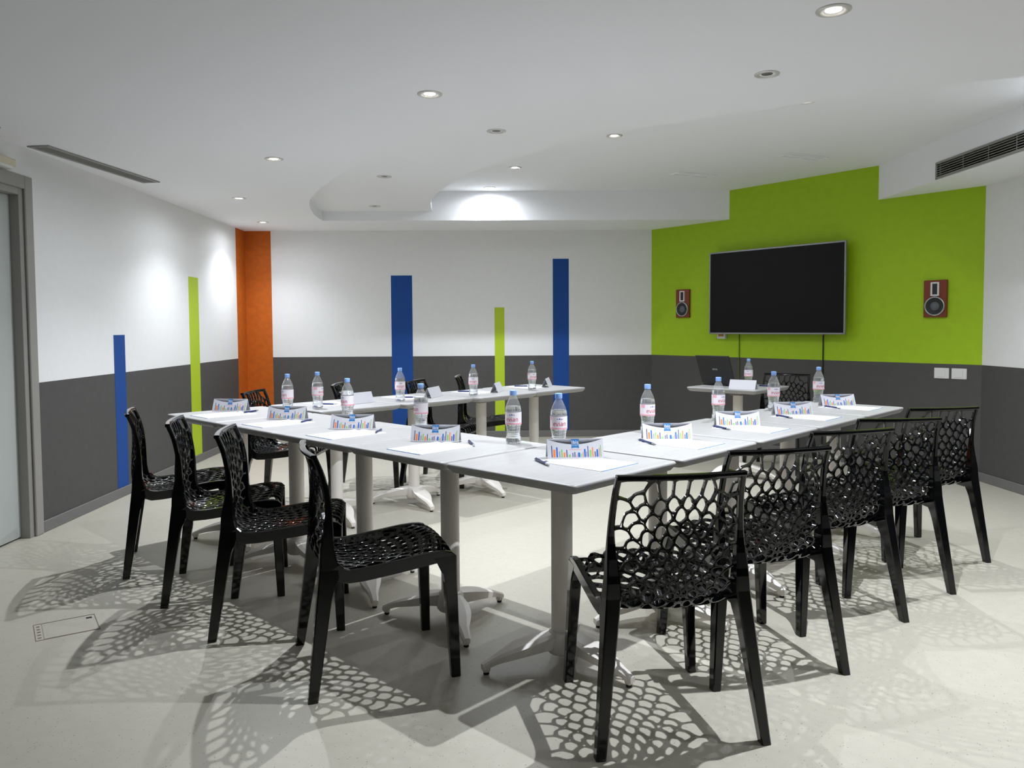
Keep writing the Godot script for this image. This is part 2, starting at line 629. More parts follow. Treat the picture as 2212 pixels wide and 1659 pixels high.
func build_door(z0: float, z1: float, h: float, T: float) -> void:
	var o := Vector3(XL, 0, 0)
	var ax := Vector3(0, 0, -1)
	var n := Vector3(1, 0, 0)
	var st := begin()
	# leaf, closed, set back in the opening
	add_slab(st, o, ax, n, -z1 + 0.045, -z0 - 0.045, 0.008, h - 0.045, -0.10, -0.055, 0.003)
	var d := struct("door_1", st.commit(), M.door)
	st = begin()
	for e in [[-z0 - 0.045, -z0 + 0.0], [-z1, -z1 + 0.045]]:
		add_slab(st, o, ax, n, e[0], e[1], 0, h, -T, 0.0, 0.002)
	add_slab(st, o, ax, n, -z1 + 0.045, -z0 - 0.045, h - 0.045, h, -T, 0.0, 0.002)
	# stop behind the leaf
	add_slab(st, o, ax, n, -z0 - 0.06, -z0 - 0.045, 0, h - 0.045, -T, -0.10, 0.0)
	add_slab(st, o, ax, n, -z1 + 0.045, -z1 + 0.06, 0, h - 0.045, -T, -0.10, 0.0)
	add_slab(st, o, ax, n, -z1, -z0, 0, h, -T - 0.02, -T, 0.0)
	part("jamb", st.commit(), M.frame, d)
	st = begin()
	add_slab(st, o, ax, n, -z0 - 0.006, -z0 + 0.07, 0, h + 0.07, 0.001, 0.016, 0.004)
	add_slab(st, o, ax, n, -z1 - 0.07, -z1 + 0.006, 0, h + 0.07, 0.001, 0.016, 0.004)
	add_slab(st, o, ax, n, -z1 + 0.006, -z0 - 0.006, h - 0.006, h + 0.07, 0.001, 0.016, 0.004)
	part("architrave", st.commit(), M.frame, d)
	st = begin()
	add_slab(st, o, ax, n, -z1 + 0.08, -z1 + 0.11, 0.95, 1.17, -0.055, -0.049, 0.002)
	add_tube(st, [Vector3(XL - 0.05, 1.05, z1 - 0.095), Vector3(XL - 0.015, 1.05, z1 - 0.095), Vector3(XL - 0.012, 1.05, z1 - 0.22)], 0.009)
	part("door_handle", st.commit(), M.silver, d)

func flat_poly(pts: Array, y: float, n: Vector3) -> ArrayMesh:
	var poly := PackedVector2Array()
	for p in pts: poly.append(p)
	var ids := Geometry2D.triangulate_polygon(poly)
	var st := begin()
	for i in range(0, ids.size(), 3):
		var q := []
		for k in 3:
			var p := poly[ids[i + k]]
			q.append(Vector3(p.x, y, p.y))
		tri_n(st, q[0], q[1], q[2], n, n, n)
	return st.commit()

func upright(pts: Array, y0: float, y1: float, inside: Vector2) -> ArrayMesh:
	var st := begin()
	var ns := []
	for i in pts.size():
		var d: Vector2 = (pts[mini(i + 1, pts.size() - 1)] - pts[maxi(i - 1, 0)]).normalized()
		var nn := Vector3(-d.y, 0, d.x)
		if nn.dot(Vector3(inside.x - pts[i].x, 0, inside.y - pts[i].y)) < 0: nn = -nn
		ns.append(nn)
	for i in pts.size() - 1:
		var a := Vector3(pts[i].x, y0, pts[i].y)
		var b := Vector3(pts[i + 1].x, y0, pts[i + 1].y)
		var up := Vector3(0, y1 - y0, 0)
		tri_n(st, a, b, b + up, ns[i], ns[i + 1], ns[i + 1])
		tri_n(st, a, b + up, a + up, ns[i], ns[i + 1], ns[i])
	return st.commit()

const SLOTS := [[Vector2(-2.885, -2.263), Vector2(-2.728, -3.40)], [Vector2(-2.95, -0.70), Vector2(-2.90, -1.85)]]
const SLOT_W := 0.135

func slot_hole(sl: Array) -> PackedVector2Array:
	var d: Vector2 = (sl[1] - sl[0]).normalized()
	var n := Vector2(-d.y, d.x) * (SLOT_W / 2 - 0.02)
	var a: Vector2 = sl[0] + d * 0.02
	var b: Vector2 = sl[1] - d * 0.02
	return PackedVector2Array([a - n, a + n, b + n, b - n])

func build_ceiling() -> void:
	var c1 := catmull([Vector2(-1.950, FZ), Vector2(-1.935, -5.05), Vector2(-1.839, -4.461), Vector2(-1.717, -4.057), Vector2(-1.518, -3.562), Vector2(-1.294, -3.115), Vector2(-1.034, -2.676), Vector2(-0.807, -2.363), Vector2(-0.503, -2.040), Vector2(-0.155, -1.709), Vector2(0.250, -1.372), Vector2(0.519, -1.168), Vector2(0.762, -1.003), Vector2(0.974, -0.876), Vector2(1.206, -0.762), Vector2(1.740, -0.547), Vector2(2.4, -0.36), Vector2(FX, -0.25)], 6)
	var c2 := catmull([Vector2(-0.86, FZ), Vector2(-0.82, -4.88), Vector2(-0.676, -4.26), Vector2(-0.43, -3.60), Vector2(-0.217, -3.24), Vector2(-0.013, -2.95), Vector2(0.20, -2.63), Vector2(0.485, -2.33), Vector2(0.835, -2.115), Vector2(1.124, -1.92), Vector2(1.43, -1.715), Vector2(1.65, -1.60), Vector2(1.916, -1.47), Vector2(2.263, -1.30), Vector2(FX, -1.05)], 6)
	var inside := Vector2(2.6, -4.6)
	var dn := Vector3.DOWN
	var e := 0.16
	# slab above everything: closes the room
	var c := struct("ceiling", box(Vector3(XR - XL + 2 * e, 0.12, ZF - ZB + 2 * e)), M.ceiling, Vector3((XL + XR) / 2, H3 + 0.065, (ZF + ZB) / 2))
	var off := -c.position
	# lower level
	var main := c1.duplicate()
	main.append(Vector2(FX, ZF + e))
	main.append(Vector2(XL - e, ZF + e))
	main.append(Vector2(XL - e, FZ))
	# cut into strips across the two air slots, so that each slot is a notch
	var mp := PackedVector2Array(main)
	var cuts := [ZF + 1.0, -1.275, -2.83, FZ - 1.0]
	for k in 3:
		var strip := PackedVector2Array([Vector2(-9, cuts[k]), Vector2(9, cuts[k]), Vector2(9, cuts[k + 1]), Vector2(-9, cuts[k + 1])])
		for piece in Geometry2D.intersect_polygons(mp, strip):
			var left := [piece]
			for sl in SLOTS:
				var next := []
				for q in left:
					next.append_array(Geometry2D.clip_polygons(q, slot_hole(sl)))
				left = next
			for q in left:
				part("lower_ceiling", flat_poly(Array(q), H1, dn), M.ceiling, c, off)
	part("back_beam_underside", flat_poly([Vector2(XL - e, FZ), Vector2(FX, FZ), Vector2(FX, ZB - e), Vector2(XL - e, ZB - e)], H1, dn), M.ceiling, c, off)
	part("right_beam_underside", flat_poly([Vector2(FX, ZF + e), Vector2(XR + e, ZF + e), Vector2(XR + e, -5.6), Vector2(FX, -5.6)], H1, dn), M.ceiling, c, off)
	# stepped band and raised centre
	var band := c1.duplicate()
	var back := c2.duplicate()
	back.reverse()
	band.append_array(back)
	part("stepped_band", flat_poly(band, H2, dn), M.ceiling, c, off)
	var mid := c2.duplicate()
	mid.append(Vector2(FX, FZ))
	part("raised_ceiling", flat_poly(mid, H3, dn), M.ceiling, c, off)
	part("outer_step", upright(c1, H1, H2, inside), M.ceiling, c, off)
	part("inner_step", upright(c2, H2, H3, inside), M.ceiling, c, off)
	part("back_beam_face", upright([Vector2(-0.86, FZ), Vector2(FX, FZ)], H1, H3, inside), M.ceiling, c, off)
	part("back_beam_face", upright([Vector2(-1.950, FZ), Vector2(-0.86, FZ)], H1, H2, inside), M.ceiling, c, off)
	# face of the right-hand beam, open behind the air grille
	var ga := -2.65 - 0.745
	var gb := -2.65 + 0.745
	for q in [[FZ, ga, H1, H3], [gb, -1.05, H1, H3], [ga, gb, H1, 2.366 - 0.0475], [ga, gb, 2.366 + 0.0475, H3]]:
		part("right_beam_face", upright([Vector2(FX, q[0]), Vector2(FX, q[1])], q[2], q[3], inside), M.ceiling, c, off)
	part("right_beam_face", upright([Vector2(FX, -1.05), Vector2(FX, -0.25)], H1, H2, inside), M.ceiling, c, off)

# ---------------------------------------------------------------- chairs
var prof: Array = []          # chair sheet profile: Vector2(z, y), z forward
var prof_len: Array = []

func sheet_profile() -> void:
	prof = catmull([Vector2(0.246, 0.385), Vector2(0.256, 0.408), Vector2(0.250, 0.430), Vector2(0.225, 0.443), Vector2(0.16, 0.443), Vector2(0.06, 0.430), Vector2(-0.04, 0.418), Vector2(-0.10, 0.414), Vector2(-0.137, 0.424), Vector2(-0.157, 0.450), Vector2(-0.165, 0.490), Vector2(-0.167, 0.560), Vector2(-0.173, 0.650), Vector2(-0.189, 0.735), Vector2(-0.217, 0.807)], 8)
	prof_len = [0.0]
	for i in range(1, prof.size()):
		prof_len.append(prof_len[-1] + prof[i].distance_to(prof[i - 1]))

func prof_at(t: float) -> Vector2:
	t = clampf(t, 0.0, prof_len[-1])
	var lo := 0
	var hi: int = prof_len.size() - 1
	while hi - lo > 1:
		var m := (lo + hi) / 2
		if prof_len[m] <= t: lo = m
		else: hi = m
	var k: float = (t - prof_len[lo]) / maxf(prof_len[hi] - prof_len[lo], 1e-9)
	return prof[lo].lerp(prof[hi], k)

const SHEET_W := 0.200      # half width the pattern is drawn on

func sheet_pos(a: float, t: float) -> Vector3:
	var T: float = prof_len[-1]
	var p := prof_at(t)
	var s := t / T
	var half := lerpf(0.205, 0.210, clampf(s / 0.55, 0, 1)) if s < 0.55 else lerpf(0.210, 0.188, (s - 0.55) / 0.45)
	var k := 1.0 - pow(a / SHEET_W, 2.0)
	var seat := smoothstep(0.08, 0.2, s) * (1.0 - smoothstep(0.5, 0.62, s))
	var back := smoothstep(0.42, 0.6, s) * lerpf(1.0, 0.40, smoothstep(0.68, 1.0, s))
	# z here is forward; forward is -Z in the chair's own axes
	var hump := smoothstep(0.0, 0.07, s) * (1.0 - smoothstep(0.10, 0.30, s))
	return Vector3(a * half / SHEET_W, p.y - 0.012 * seat * k + 0.017 * hump * k, -(p.x - 0.044 * back * k))

func sheet_frame(a: float, t: float) -> Array:
	var e := 0.003
	var p := sheet_pos(a, t)
	var da := sheet_pos(minf(a + e, SHEET_W), t) - sheet_pos(maxf(a - e, -SHEET_W), t)
	var dt := sheet_pos(a, minf(t + e, prof_len[-1])) - sheet_pos(a, maxf(t - e, 0.0))
	var n := dt.cross(da).normalized()      # up on the seat, forward on the back
	var up := Vector3(0, 0.6, -1)
	if n.dot(up) < 0: n = -n
	return [p, n]

func largest(polys: Array) -> PackedVector2Array:
	var best := PackedVector2Array()
	var most := 0.0
	for p in polys:
		var a := 0.0
		for i in p.size():
			a += p[i].cross(p[(i + 1) % p.size()])
		if absf(a) > most:
			most = absf(a)
			best = p
	return best

# distance from c along d to the far side of the polygon
func ray_hit(poly: PackedVector2Array, c: Vector2, d: Vector2) -> float:
	var far := 0.0
	for i in poly.size():
		var a := poly[i] - c
		var e := poly[(i + 1) % poly.size()] - poly[i]
		var den := d.cross(e)
		if absf(den) < 1e-12: continue
		var t := a.cross(e) / den
		var u := a.cross(d) / den
		if t > far and u >= -1e-4 and u <= 1.0001: far = t
	return far

func sheet_edge_z(y: float) -> float:
	# forward coordinate of the sheet's edge at height y of the back
	for i in range(prof.size() - 1, 0, -1):
		if prof[i - 1].y <= y and prof[i].y >= y and prof[i].x < -0.14:
			return lerpf(prof[i - 1].x, prof[i].x, (y - prof[i - 1].y) / maxf(prof[i].y - prof[i - 1].y, 1e-6))
	return prof[-1].x

func chair_meshes() -> void:
	sheet_profile()
	var T: float = prof_len[-1]
	var tc := 0.485                         # centre of the pattern, where seat and back meet
	var seeds: Array = []
	var wts: Array = []
	var r := 0.016
	var ring := 0
	while r < 0.66:
		var n: int = maxi(4, roundi(TAU * r / lerpf(0.034, 0.047, minf(r / 0.2, 1.0))))
		if n % 2 == 1: n += 1
		for k in n:
			var th := TAU * (k + (0.5 if ring % 2 == 0 else 0.0)) / n
			var p := Vector2(sin(th) * r, tc + cos(th) * r)
			p += Vector2(rng.randf_range(-1, 1), rng.randf_range(-1, 1)) * (0.0035 if r > 0.05 else 0.001)
			if absf(p.x) < SHEET_W - 0.021 and p.y > 0.034 and p.y < T - 0.026:
				seeds.append(p)
				wts.append(0.70 * r)
		r += lerpf(0.027, 0.041, minf(r / 0.30, 1.0))
		ring += 1
	var seat := begin()
	var backst := begin()
	var NA := 26
	var rib_half := 0.0041
	for i in seeds.size():
		var s: Vector2 = seeds[i]
		var st: SurfaceTool = seat if s.y < 0.50 else backst
		var near: Array = []
		for j in seeds.size():
			if j != i and seeds[j].distance_to(s) < 0.13: near.append(j)
		var th_sheet := lerpf(0.012, 0.022, exp(-pow((s.y - 0.46) / 0.13, 2.0)))
		# cell of an additively weighted Voronoi diagram: arched like a fish scale
		var cell := PackedVector2Array()
		for k in 56:
			var dir := Vector2(cos(TAU * k / 56), sin(TAU * k / 56))
			var ro := 0.2
			for j in near:
				var D: Vector2 = seeds[j] - s
				var c: float = wts[j] - wts[i]
				var den := c + dir.dot(D)
				if den > 1e-5:
					ro = minf(ro, (D.length_squared() - c * c) / (2.0 * den))
			if absf(dir.x) > 1e-5:
				ro = minf(ro, (SHEET_W - s.x * signf(dir.x)) / absf(dir.x))
			if dir.y > 1e-5: ro = minf(ro, (T - s.y) / dir.y)
			if dir.y < -1e-5: ro = minf(ro, s.y / -dir.y)
			cell.append(s + dir * ro)
		# opening: the cell drawn in by half a rib, its corners rounded
		var frame_box := PackedVector2Array([Vector2(-SHEET_W + 0.006, 0.014), Vector2(SHEET_W - 0.006, 0.014), Vector2(SHEET_W - 0.006, T - 0.013), Vector2(-SHEET_W + 0.006, T - 0.013)])
		var open := PackedVector2Array()
		var trimmed := largest(Geometry2D.intersect_polygons(cell, frame_box))
		if trimmed.size() > 2:
			open = largest(Geometry2D.offset_polygon(trimmed, -(rib_half + 0.0045), Geometry2D.JOIN_ROUND))
			if open.size() > 2:
				open = largest(Geometry2D.offset_polygon(open, 0.0045, Geometry2D.JOIN_ROUND))
		if open.size() < 3:
			open = largest(Geometry2D.offset_polygon(cell, -rib_half, Geometry2D.JOIN_ROUND))
		var mid := s
		if open.size() > 2:
			mid = Vector2.ZERO
			for q in open: mid += q
			mid /= open.size()
		var outer: Array = []
		var hole: Array = []
		for k in NA:
			var dir := Vector2(cos(TAU * k / NA), sin(TAU * k / NA))
			var ro := ray_hit(cell, mid, dir)
			var rh := ray_hit(open, mid, dir) if open.size() > 2 else 0.001
			rh = clampf(rh, 0.001, ro * 0.95)
			outer.append(mid + dir * ro)
			hole.append(mid + dir * rh)
		var fo: Array = []
		var fb: Array = []       # bevel start
		var fh: Array = []
		for k in NA:
			fo.append(sheet_frame(clampf(outer[k].x, -SHEET_W, SHEET_W), clampf(outer[k].y, 0, T)))
			var ob: Vector2 = hole[k].lerp(outer[k], 0.42)
			fb.append(sheet_frame(ob.x, ob.y))
			fh.append(sheet_frame(hole[k].x, hole[k].y))
		var cen: Vector3 = sheet_frame(mid.x, mid.y)[0]
		for k in NA:
			var j := (k + 1) % NA
			# crown of the rib
			tri_n(st, fo[k][0], fo[j][0], fb[j][0], fo[k][1], fo[j][1], fb[j][1])
			tri_n(st, fo[k][0], fb[j][0], fb[k][0], fo[k][1], fb[j][1], fb[k][1])
			# rounded shoulder
			var ik: Vector3 = (cen - fh[k][0]).normalized()
			var ij: Vector3 = (cen - fh[j][0]).normalized()
			var sk: Vector3 = fh[k][0] - fh[k][1] * 0.0028
			var sj: Vector3 = fh[j][0] - fh[j][1] * 0.0028
			tri_n(st, fb[k][0], fb[j][0], sj, fb[k][1], fb[j][1], (fh[j][1] + ij).normalized())
			tri_n(st, fb[k][0], sj, sk, fb[k][1], (fh[j][1] + ij).normalized(), (fh[k][1] + ik).normalized())
			# wall of the hole
			var bk: Vector3 = fh[k][0] - fh[k][1] * th_sheet - ik * 0.001
			var bj: Vector3 = fh[j][0] - fh[j][1] * th_sheet - ij * 0.001
			tri_n(st, sk, sj, bj, ik, ij, ij)
			tri_n(st, sk, bj, bk, ik, ij, ik)
			# underside
			var ok: Vector3 = fo[k][0] - fo[k][1] * th_sheet
			var oj: Vector3 = fo[j][0] - fo[j][1] * th_sheet
			tri_n(st, bk, bj, oj, -fh[k][1], -fh[j][1], -fo[j][1])
			tri_n(st, bk, oj, ok, -fh[k][1], -fo[j][1], -fo[k][1])
	# rails: edges of the seat, posts and top rail of the back
	for sx in [-1.0, 1.0]:
		var rings: Array = []
		for q in 41:
			var t := T * q / 40.0
			var fr := sheet_frame(sx * SHEET_W, t)
			var p: Vector3 = fr[0]
			var nn: Vector3 = fr[1]
			nn = Vector3(0, nn.y, nn.z).normalized()
			var s := t / T
			var depth := lerpf(0.018, 0.022, smoothstep(0.05, 0.2, s)) if s < 0.5 else lerpf(0.024, 0.012, smoothstep(0.6, 1.0, s))
			var w := lerpf(0.010, 0.0085, s)
			var rg := ring8(p - nn * (depth - 0.002) + Vector3(sx * 0.004, 0, 0), Vector3(1, 0, 0), nn, w, depth, 0.003)
			if s <= 0.56: rings.append(rg)
		add_loft(seat, rings)
	var top: Array = []
	var low: Array = []
	for q in 17:
		var a := lerpf(-SHEET_W - 0.006, SHEET_W + 0.006, q / 16.0)
		var fr := sheet_frame(clampf(a, -SHEET_W, SHEET_W), T)
		var p: Vector3 = fr[0] + Vector3(a - clampf(a, -SHEET_W, SHEET_W), 0, 0)
		top.append(ring8(p - fr[1] * 0.008 + Vector3(0, -0.004, 0), Vector3(0, 1, 0), Vector3(0, 0, 1), 0.007, 0.0105, 0.003))
		fr = sheet_frame(clampf(a, -SHEET_W, SHEET_W), 0.0)
		p = fr[0] + Vector3(a - clampf(a, -SHEET_W, SHEET_W), 0, 0)
		low.append(ring8(p + Vector3(0, 0.006, 0.007), Vector3(0, 1, 0), Vector3(0, 0, 1), 0.010, 0.009, 0.003))
	add_loft(backst, top)
	add_loft(seat, low)
	M_mesh.seat = seat.commit()
	M_mesh.backrest = backst.commit()
	# legs: tapered, splayed, flaring into the seat rails
	for sx in [-1.0, 1.0]:
		var fr: Array = []
		for q in 15:
			var s := q / 14.0
			var flare := pow(maxf(0.0, (s - 0.80) / 0.2), 2.0)
			var c := Vector3(sx * lerpf(0.224, 0.200, s), lerpf(0.0, 0.425, s), -(lerpf(0.247, 0.232, s)))
			var hx := lerpf(0.0150, 0.0205, s)
			var hz := lerpf(0.0165, 0.0235, s) + flare * 0.020
			c.z += flare * 0.018
			fr.append(ring8(c, Vector3.RIGHT, Vector3.BACK, hx, hz, 0.004))
		var st := begin()
		add_loft(st, fr)
		M_mesh["front_leg_l" if sx < 0 else "front_leg_r"] = st.commit()
		fr = []
		for q in 37:
			var s := q / 36.0
			var y := lerpf(0.0, 0.800, s)
			var lowk := clampf(y / 0.43, 0.0, 1.0)
			var highk := clampf((y - 0.43) / 0.37, 0.0, 1.0)
			var front := -sheet_edge_z(maxf(y, 0.46))
			var hx := lerpf(0.0150, 0.0225, lowk) if y < 0.43 else lerpf(0.0225, 0.0085, smoothstep(0.0, 1.0, minf(highk * 1.5, 1.0)))
			var hz := lerpf(0.0165, 0.0270, lowk) if y < 0.43 else lerpf(0.0270, 0.0105, smoothstep(0.0, 0.55, highk))
			var flare := exp(-pow((y - 0.400) / 0.040, 2.0))
			var zc := lerpf(0.247, front + 0.027, lowk) if y < 0.43 else front + hz - 0.001
			hz += flare * 0.008
			zc -= flare * 0.008
			var xo := lerpf(0.2655, 0.2225, lowk) if y < 0.43 else lerpf(0.2225, 0.197, highk)
			fr.append(ring8(Vector3(sx * (xo - hx), y, zc), Vector3.RIGHT, Vector3.BACK, hx, hz, 0.004))
		st = begin()
		add_loft(st, fr)
		M_mesh["rear_leg_l" if sx < 0 else "rear_leg_r"] = st.commit()

func build_chairs() -> void:
	chair_meshes()
	var spots := [
		[0.268, -0.069, 8.2, "black openwork plastic chair seen from behind, nearest of the right-hand row"],
		[0.693, -0.492, 12.2, "black openwork plastic chair, second from the camera in the right-hand row"],
		[1.146, -0.946, 15.2, "black openwork plastic chair, third and middle one of the right-hand row"],
		[1.578, -1.327, 3.5, "black openwork plastic chair, fourth from the camera in the right-hand row"],
		[2.017, -1.764, 8.0, "black openwork plastic chair at the far end of the right-hand row"],
		[-0.689, -0.469, -71.2, "black openwork plastic chair with its whole seat showing, nearest of the left-hand row"],
		[-1.150, -0.953, -81.2, "black openwork plastic chair, second from the camera in the left-hand row"],
		[-1.520, -1.348, -76.8, "black openwork plastic chair, third from the camera in the left-hand row"],
		[-1.922, -1.781, -69.2, "black openwork plastic chair at the left end, beside the blue stripe"],
		[-1.66, -2.93, -94.0, "black openwork plastic chair behind the back row, in front of the orange corner"],
		[-1.215, -3.56, -90.0, "black openwork plastic chair behind the back row, second from the orange corner"],
		[-0.67, -3.82, -107.0, "black openwork plastic chair behind the back row, before the wide blue stripe"],
		[-0.34, -4.40, -92.0, "black openwork plastic chair behind the back row, left of the lime stripe"],
		[2.19, -4.22, 144.0, "black openwork plastic chair at the single table below the television"],
	]
	var proto: Node3D = null
	for s in spots:
		var at := Vector3(s[0], 0, s[1])
		if proto == null:
			proto = thing("openwork_chair", s[3], "chair", at, deg_to_rad(s[2]), "black openwork chairs")
			part("seat", M_mesh.seat, M.black, proto)
			part("backrest", M_mesh.backrest, M.black, proto)
			for k in ["front_leg_l", "front_leg_r", "rear_leg_l", "rear_leg_r"]:
				part("leg", M_mesh[k], M.black, proto)
		else:
			copy_of(proto, "openwork_chair", s[3], at, deg_to_rad(s[2]))

# ---------------------------------------------------------------- tables
func table_parts(t: Node3D, arm_turn: float) -> void:
	part("table_top", M_mesh.table_top, M.top, t)
	part("mounting_plate", M_mesh.plate, M.metal_grey, t)
	part("column", M_mesh.column, M.metal_white, t)
	var hub := part("hub", M_mesh.hub, M.metal_white, t)
	hub.rotation.y = arm_turn
	for k in 3:
		var a := part("foot_arm", M_mesh.arm, M.metal_white, t)
		a.rotation.y = arm_turn + TAU * k / 3.0
		part("rubber_foot", M_mesh.foot, M.rubber, a)

func table_meshes() -> void:
	var h := TS / 2
	var st := begin()
	var rings := []
	for e in [[0.0, 0.026], [0.004, 0.014], [0.018, 0.004], [0.026, 0.0005], [0.031, 0.001], [0.0345, 0.004], [0.0355, 0.009], [0.036, 0.016]]:
		rings.append(round_rect(h - e[1], h - e[1], 0.020, TABLE_H - 0.036 + e[0], 5))
	add_loft(st, rings, true, true)
	# crisp flat faces over the smooth caps
	M_mesh.table_top = st.commit()
	st = begin()
	add_box(st, Vector3(0, TABLE_H - 0.046, 0), Vector3(0.20, 0.019, 0.16), 0.003)
	add_box(st, Vector3(0, TABLE_H - 0.062, 0), Vector3(0.11, 0.02, 0.10), 0.003)
	M_mesh.plate = st.commit()
	M_mesh.column = lathe([[0.0, 0.095], [0.039, 0.095], [0.039, TABLE_H - 0.07], [0.0, TABLE_H - 0.07]], 40)
	st = begin()
	add_lathe(st, [[0.0, 0.045], [0.050, 0.045], [0.058, 0.055], [0.056, 0.100], [0.049, 0.120], [0.041, 0.126], [0.0, 0.126]], 36)
	M_mesh.hub = st.commit()
	# arm: sweeps out and down, wide in the middle, narrow at the toe
	st = begin()
	rings = []
	var L := 0.305
	for q in 19:
		var s := q / 18.0
		var x := lerpf(0.020, L, s)
		var y_top := 0.122 - 0.022 * s - 0.062 * s * s
		var th := lerpf(0.060, 0.021, pow(s, 0.8))
		var w := 0.031 + 0.019 * sin(minf(s * 1.25, 1.0) * PI) - 0.014 * smoothstep(0.5, 1.0, s)
		if q == 18:
			w -= 0.003
		var sec := []
		for c in [[-1, -1, 0.0], [1, -1, 0.0], [1, 1, -0.006], [0.55, 1, 0.0], [-0.55, 1, 0.0], [-1, 1, -0.006]]:
			sec.append(Vector3(x, (y_top - th if c[1] < 0 else y_top) + c[2], c[0] * w * (0.86 if c[1] < 0 else 1.0)))
		rings.append(sec)
	add_loft(st, rings)
	# toe
	rings = []
	for e in [[0.035, 0.014], [0.016, 0.0125], [0.010, 0.011]]:
		rings.append(ring8(Vector3(L - 0.016, e[0], 0), Vector3.RIGHT, Vector3.BACK, e[1], e[1], 0.004))
	add_loft(st, rings)
	M_mesh.arm = st.commit()
	st = begin()
	add_lathe(st, [[0.0, 0.0], [0.0095, 0.0], [0.0105, 0.002], [0.0105, 0.011], [0.0, 0.011]], 16, Vector3(L - 0.016, 0, 0))
	M_mesh.foot = st.commit()

func build_tables() -> void:
	table_meshes()
	var where := ["nearest the camera", "second from the camera", "third from the camera", "fourth from the camera", "farthest from the camera"]
	var spots := []
	for k in 5:
		spots.append([uv(0.303 + 0.626 * k, 0.300), 45.0, [32.0, 38.0, 20.0, 50.0, 30.0][k], "white pedestal table in the right-hand row, " + where[k]])
	for k in 4:
		spots.append([uv(0.305, 0.912 + 0.605 * k), 45.0, [0.0, 2.0, 25.0, 8.0][k], "white pedestal table in the left-hand row, " + (where[k] if k < 3 else "farthest, at the left tip")])
	var bw := ["first from the left-hand row", "second from the left-hand row", "third from the left-hand row", "last, its right edge free"]
	var bu := [0.965, 1.575, 2.183, 2.800]
	var bv := [2.750, 2.720, 2.672, 2.700]
	for k in 4:
		spots.append([uv(bu[k], bv[k]), 45.0, [15.0, 14.0, 18.0, 10.0][k], "white pedestal table in the back row, " + bw[k]])
	spots.append([uv(3.96, 1.52), 45.0, 40.0, "white pedestal table standing alone under the television, with the laptop"])
	for s in spots:
		var t := thing("pedestal_table", s[3], "table", s[0], deg_to_rad(s[1]), "white pedestal tables")
		table_parts(t, deg_to_rad(s[2]))

# ---------------------------------------------------------------- things on the tables
func bottle_meshes() -> void:
	var outer := [[0.0, 0.004], [0.020, 0.003], [0.027, 0.0], [0.031, 0.003], [0.0325, 0.012], [0.0325, 0.022]]
	# waisted, ribbed lower body
	for k in 22:
		var y := 0.024 + 0.055 * k / 21.0
		var rr := 0.0325 - 0.0035 * sin(PI * k / 21.0) + 0.0007 * sin(k * 1.9)
		outer.append([rr, y])
	outer.append_array([[0.0338, 0.082], [0.0338, 0.092], [0.0338, 0.136], [0.0335, 0.139], [0.0332, 0.146]])
	for k in 11:
		var s := k / 10.0
		outer.append([lerpf(0.0330, 0.0125, pow(s, 1.35)), 0.148 + 0.052 * s])
	outer.append_array([[0.0122, 0.204], [0.0122, 0.221]])
	M_mesh.bottle = lathe(outer, 40)
	var w := [[0.0, 0.006]]
	var level := 0.158
	for p in outer.slice(1):
		if p[1] < level:
			w.append([p[0] - 0.0010, maxf(p[1], 0.0035) + (0.002 if p[1] < 0.01 else 0.0)])
	w.append([w[-1][0] - 0.0003, level])
	w.append([0.0, level])
	M_mesh.water = lathe(w, 40)
	M_mesh.cap = lathe([[0.0124, 0.203], [0.0142, 0.203], [0.0145, 0.204], [0.0145, 0.222], [0.0138, 0.224], [0.0, 0.2245]], 36)
	var st := begin()
	add_lathe(st, [[0.0342, 0.083], [0.0342, 0.134]], 40, Vector3.ZERO, true)
	M_mesh.label = st.commit()
	st = begin()
	add_lathe(st, [[0.0344, 0.083], [0.0344, 0.0895]], 40, Vector3.ZERO, true)
	M_mesh.label_pink = st.commit()
	st = begin()
	add_lathe(st, [[0.0344, 0.119], [0.0344, 0.133]], 10, Vector3.ZERO, true, deg_to_rad(150), deg_to_rad(185))
	M_mesh.label_patch = st.commit()
	M_mesh.label_text = lettering("evian", 0.0245, Vector3(0, 0.1045, 0), Vector3.RIGHT, Vector3.UP, Vector3.BACK, 0.0346, false)
	st = begin()
	for q in [[-0.0085, 0.0065, 0.0045], [0.0, 0.0085, 0.0070], [0.0085, 0.0065, 0.0045]]:
		var pts := []
		for e in [[-0.5, 0.0], [0.5, 0.0], [0.05, 1.0]]:
			var t: float = (q[0] + e[0] * q[1]) / 0.0346
			pts.append(Vector3(sin(t) * 0.0346, 0.1215 + e[1] * q[2], cos(t) * 0.0346))
		var nn := Vector3(sin(q[0] / 0.0346), 0, cos(q[0] / 0.0346))
		tri_n(st, pts[0], pts[1], pts[2], nn, nn, nn)
	M_mesh.label_hills = st.commit()

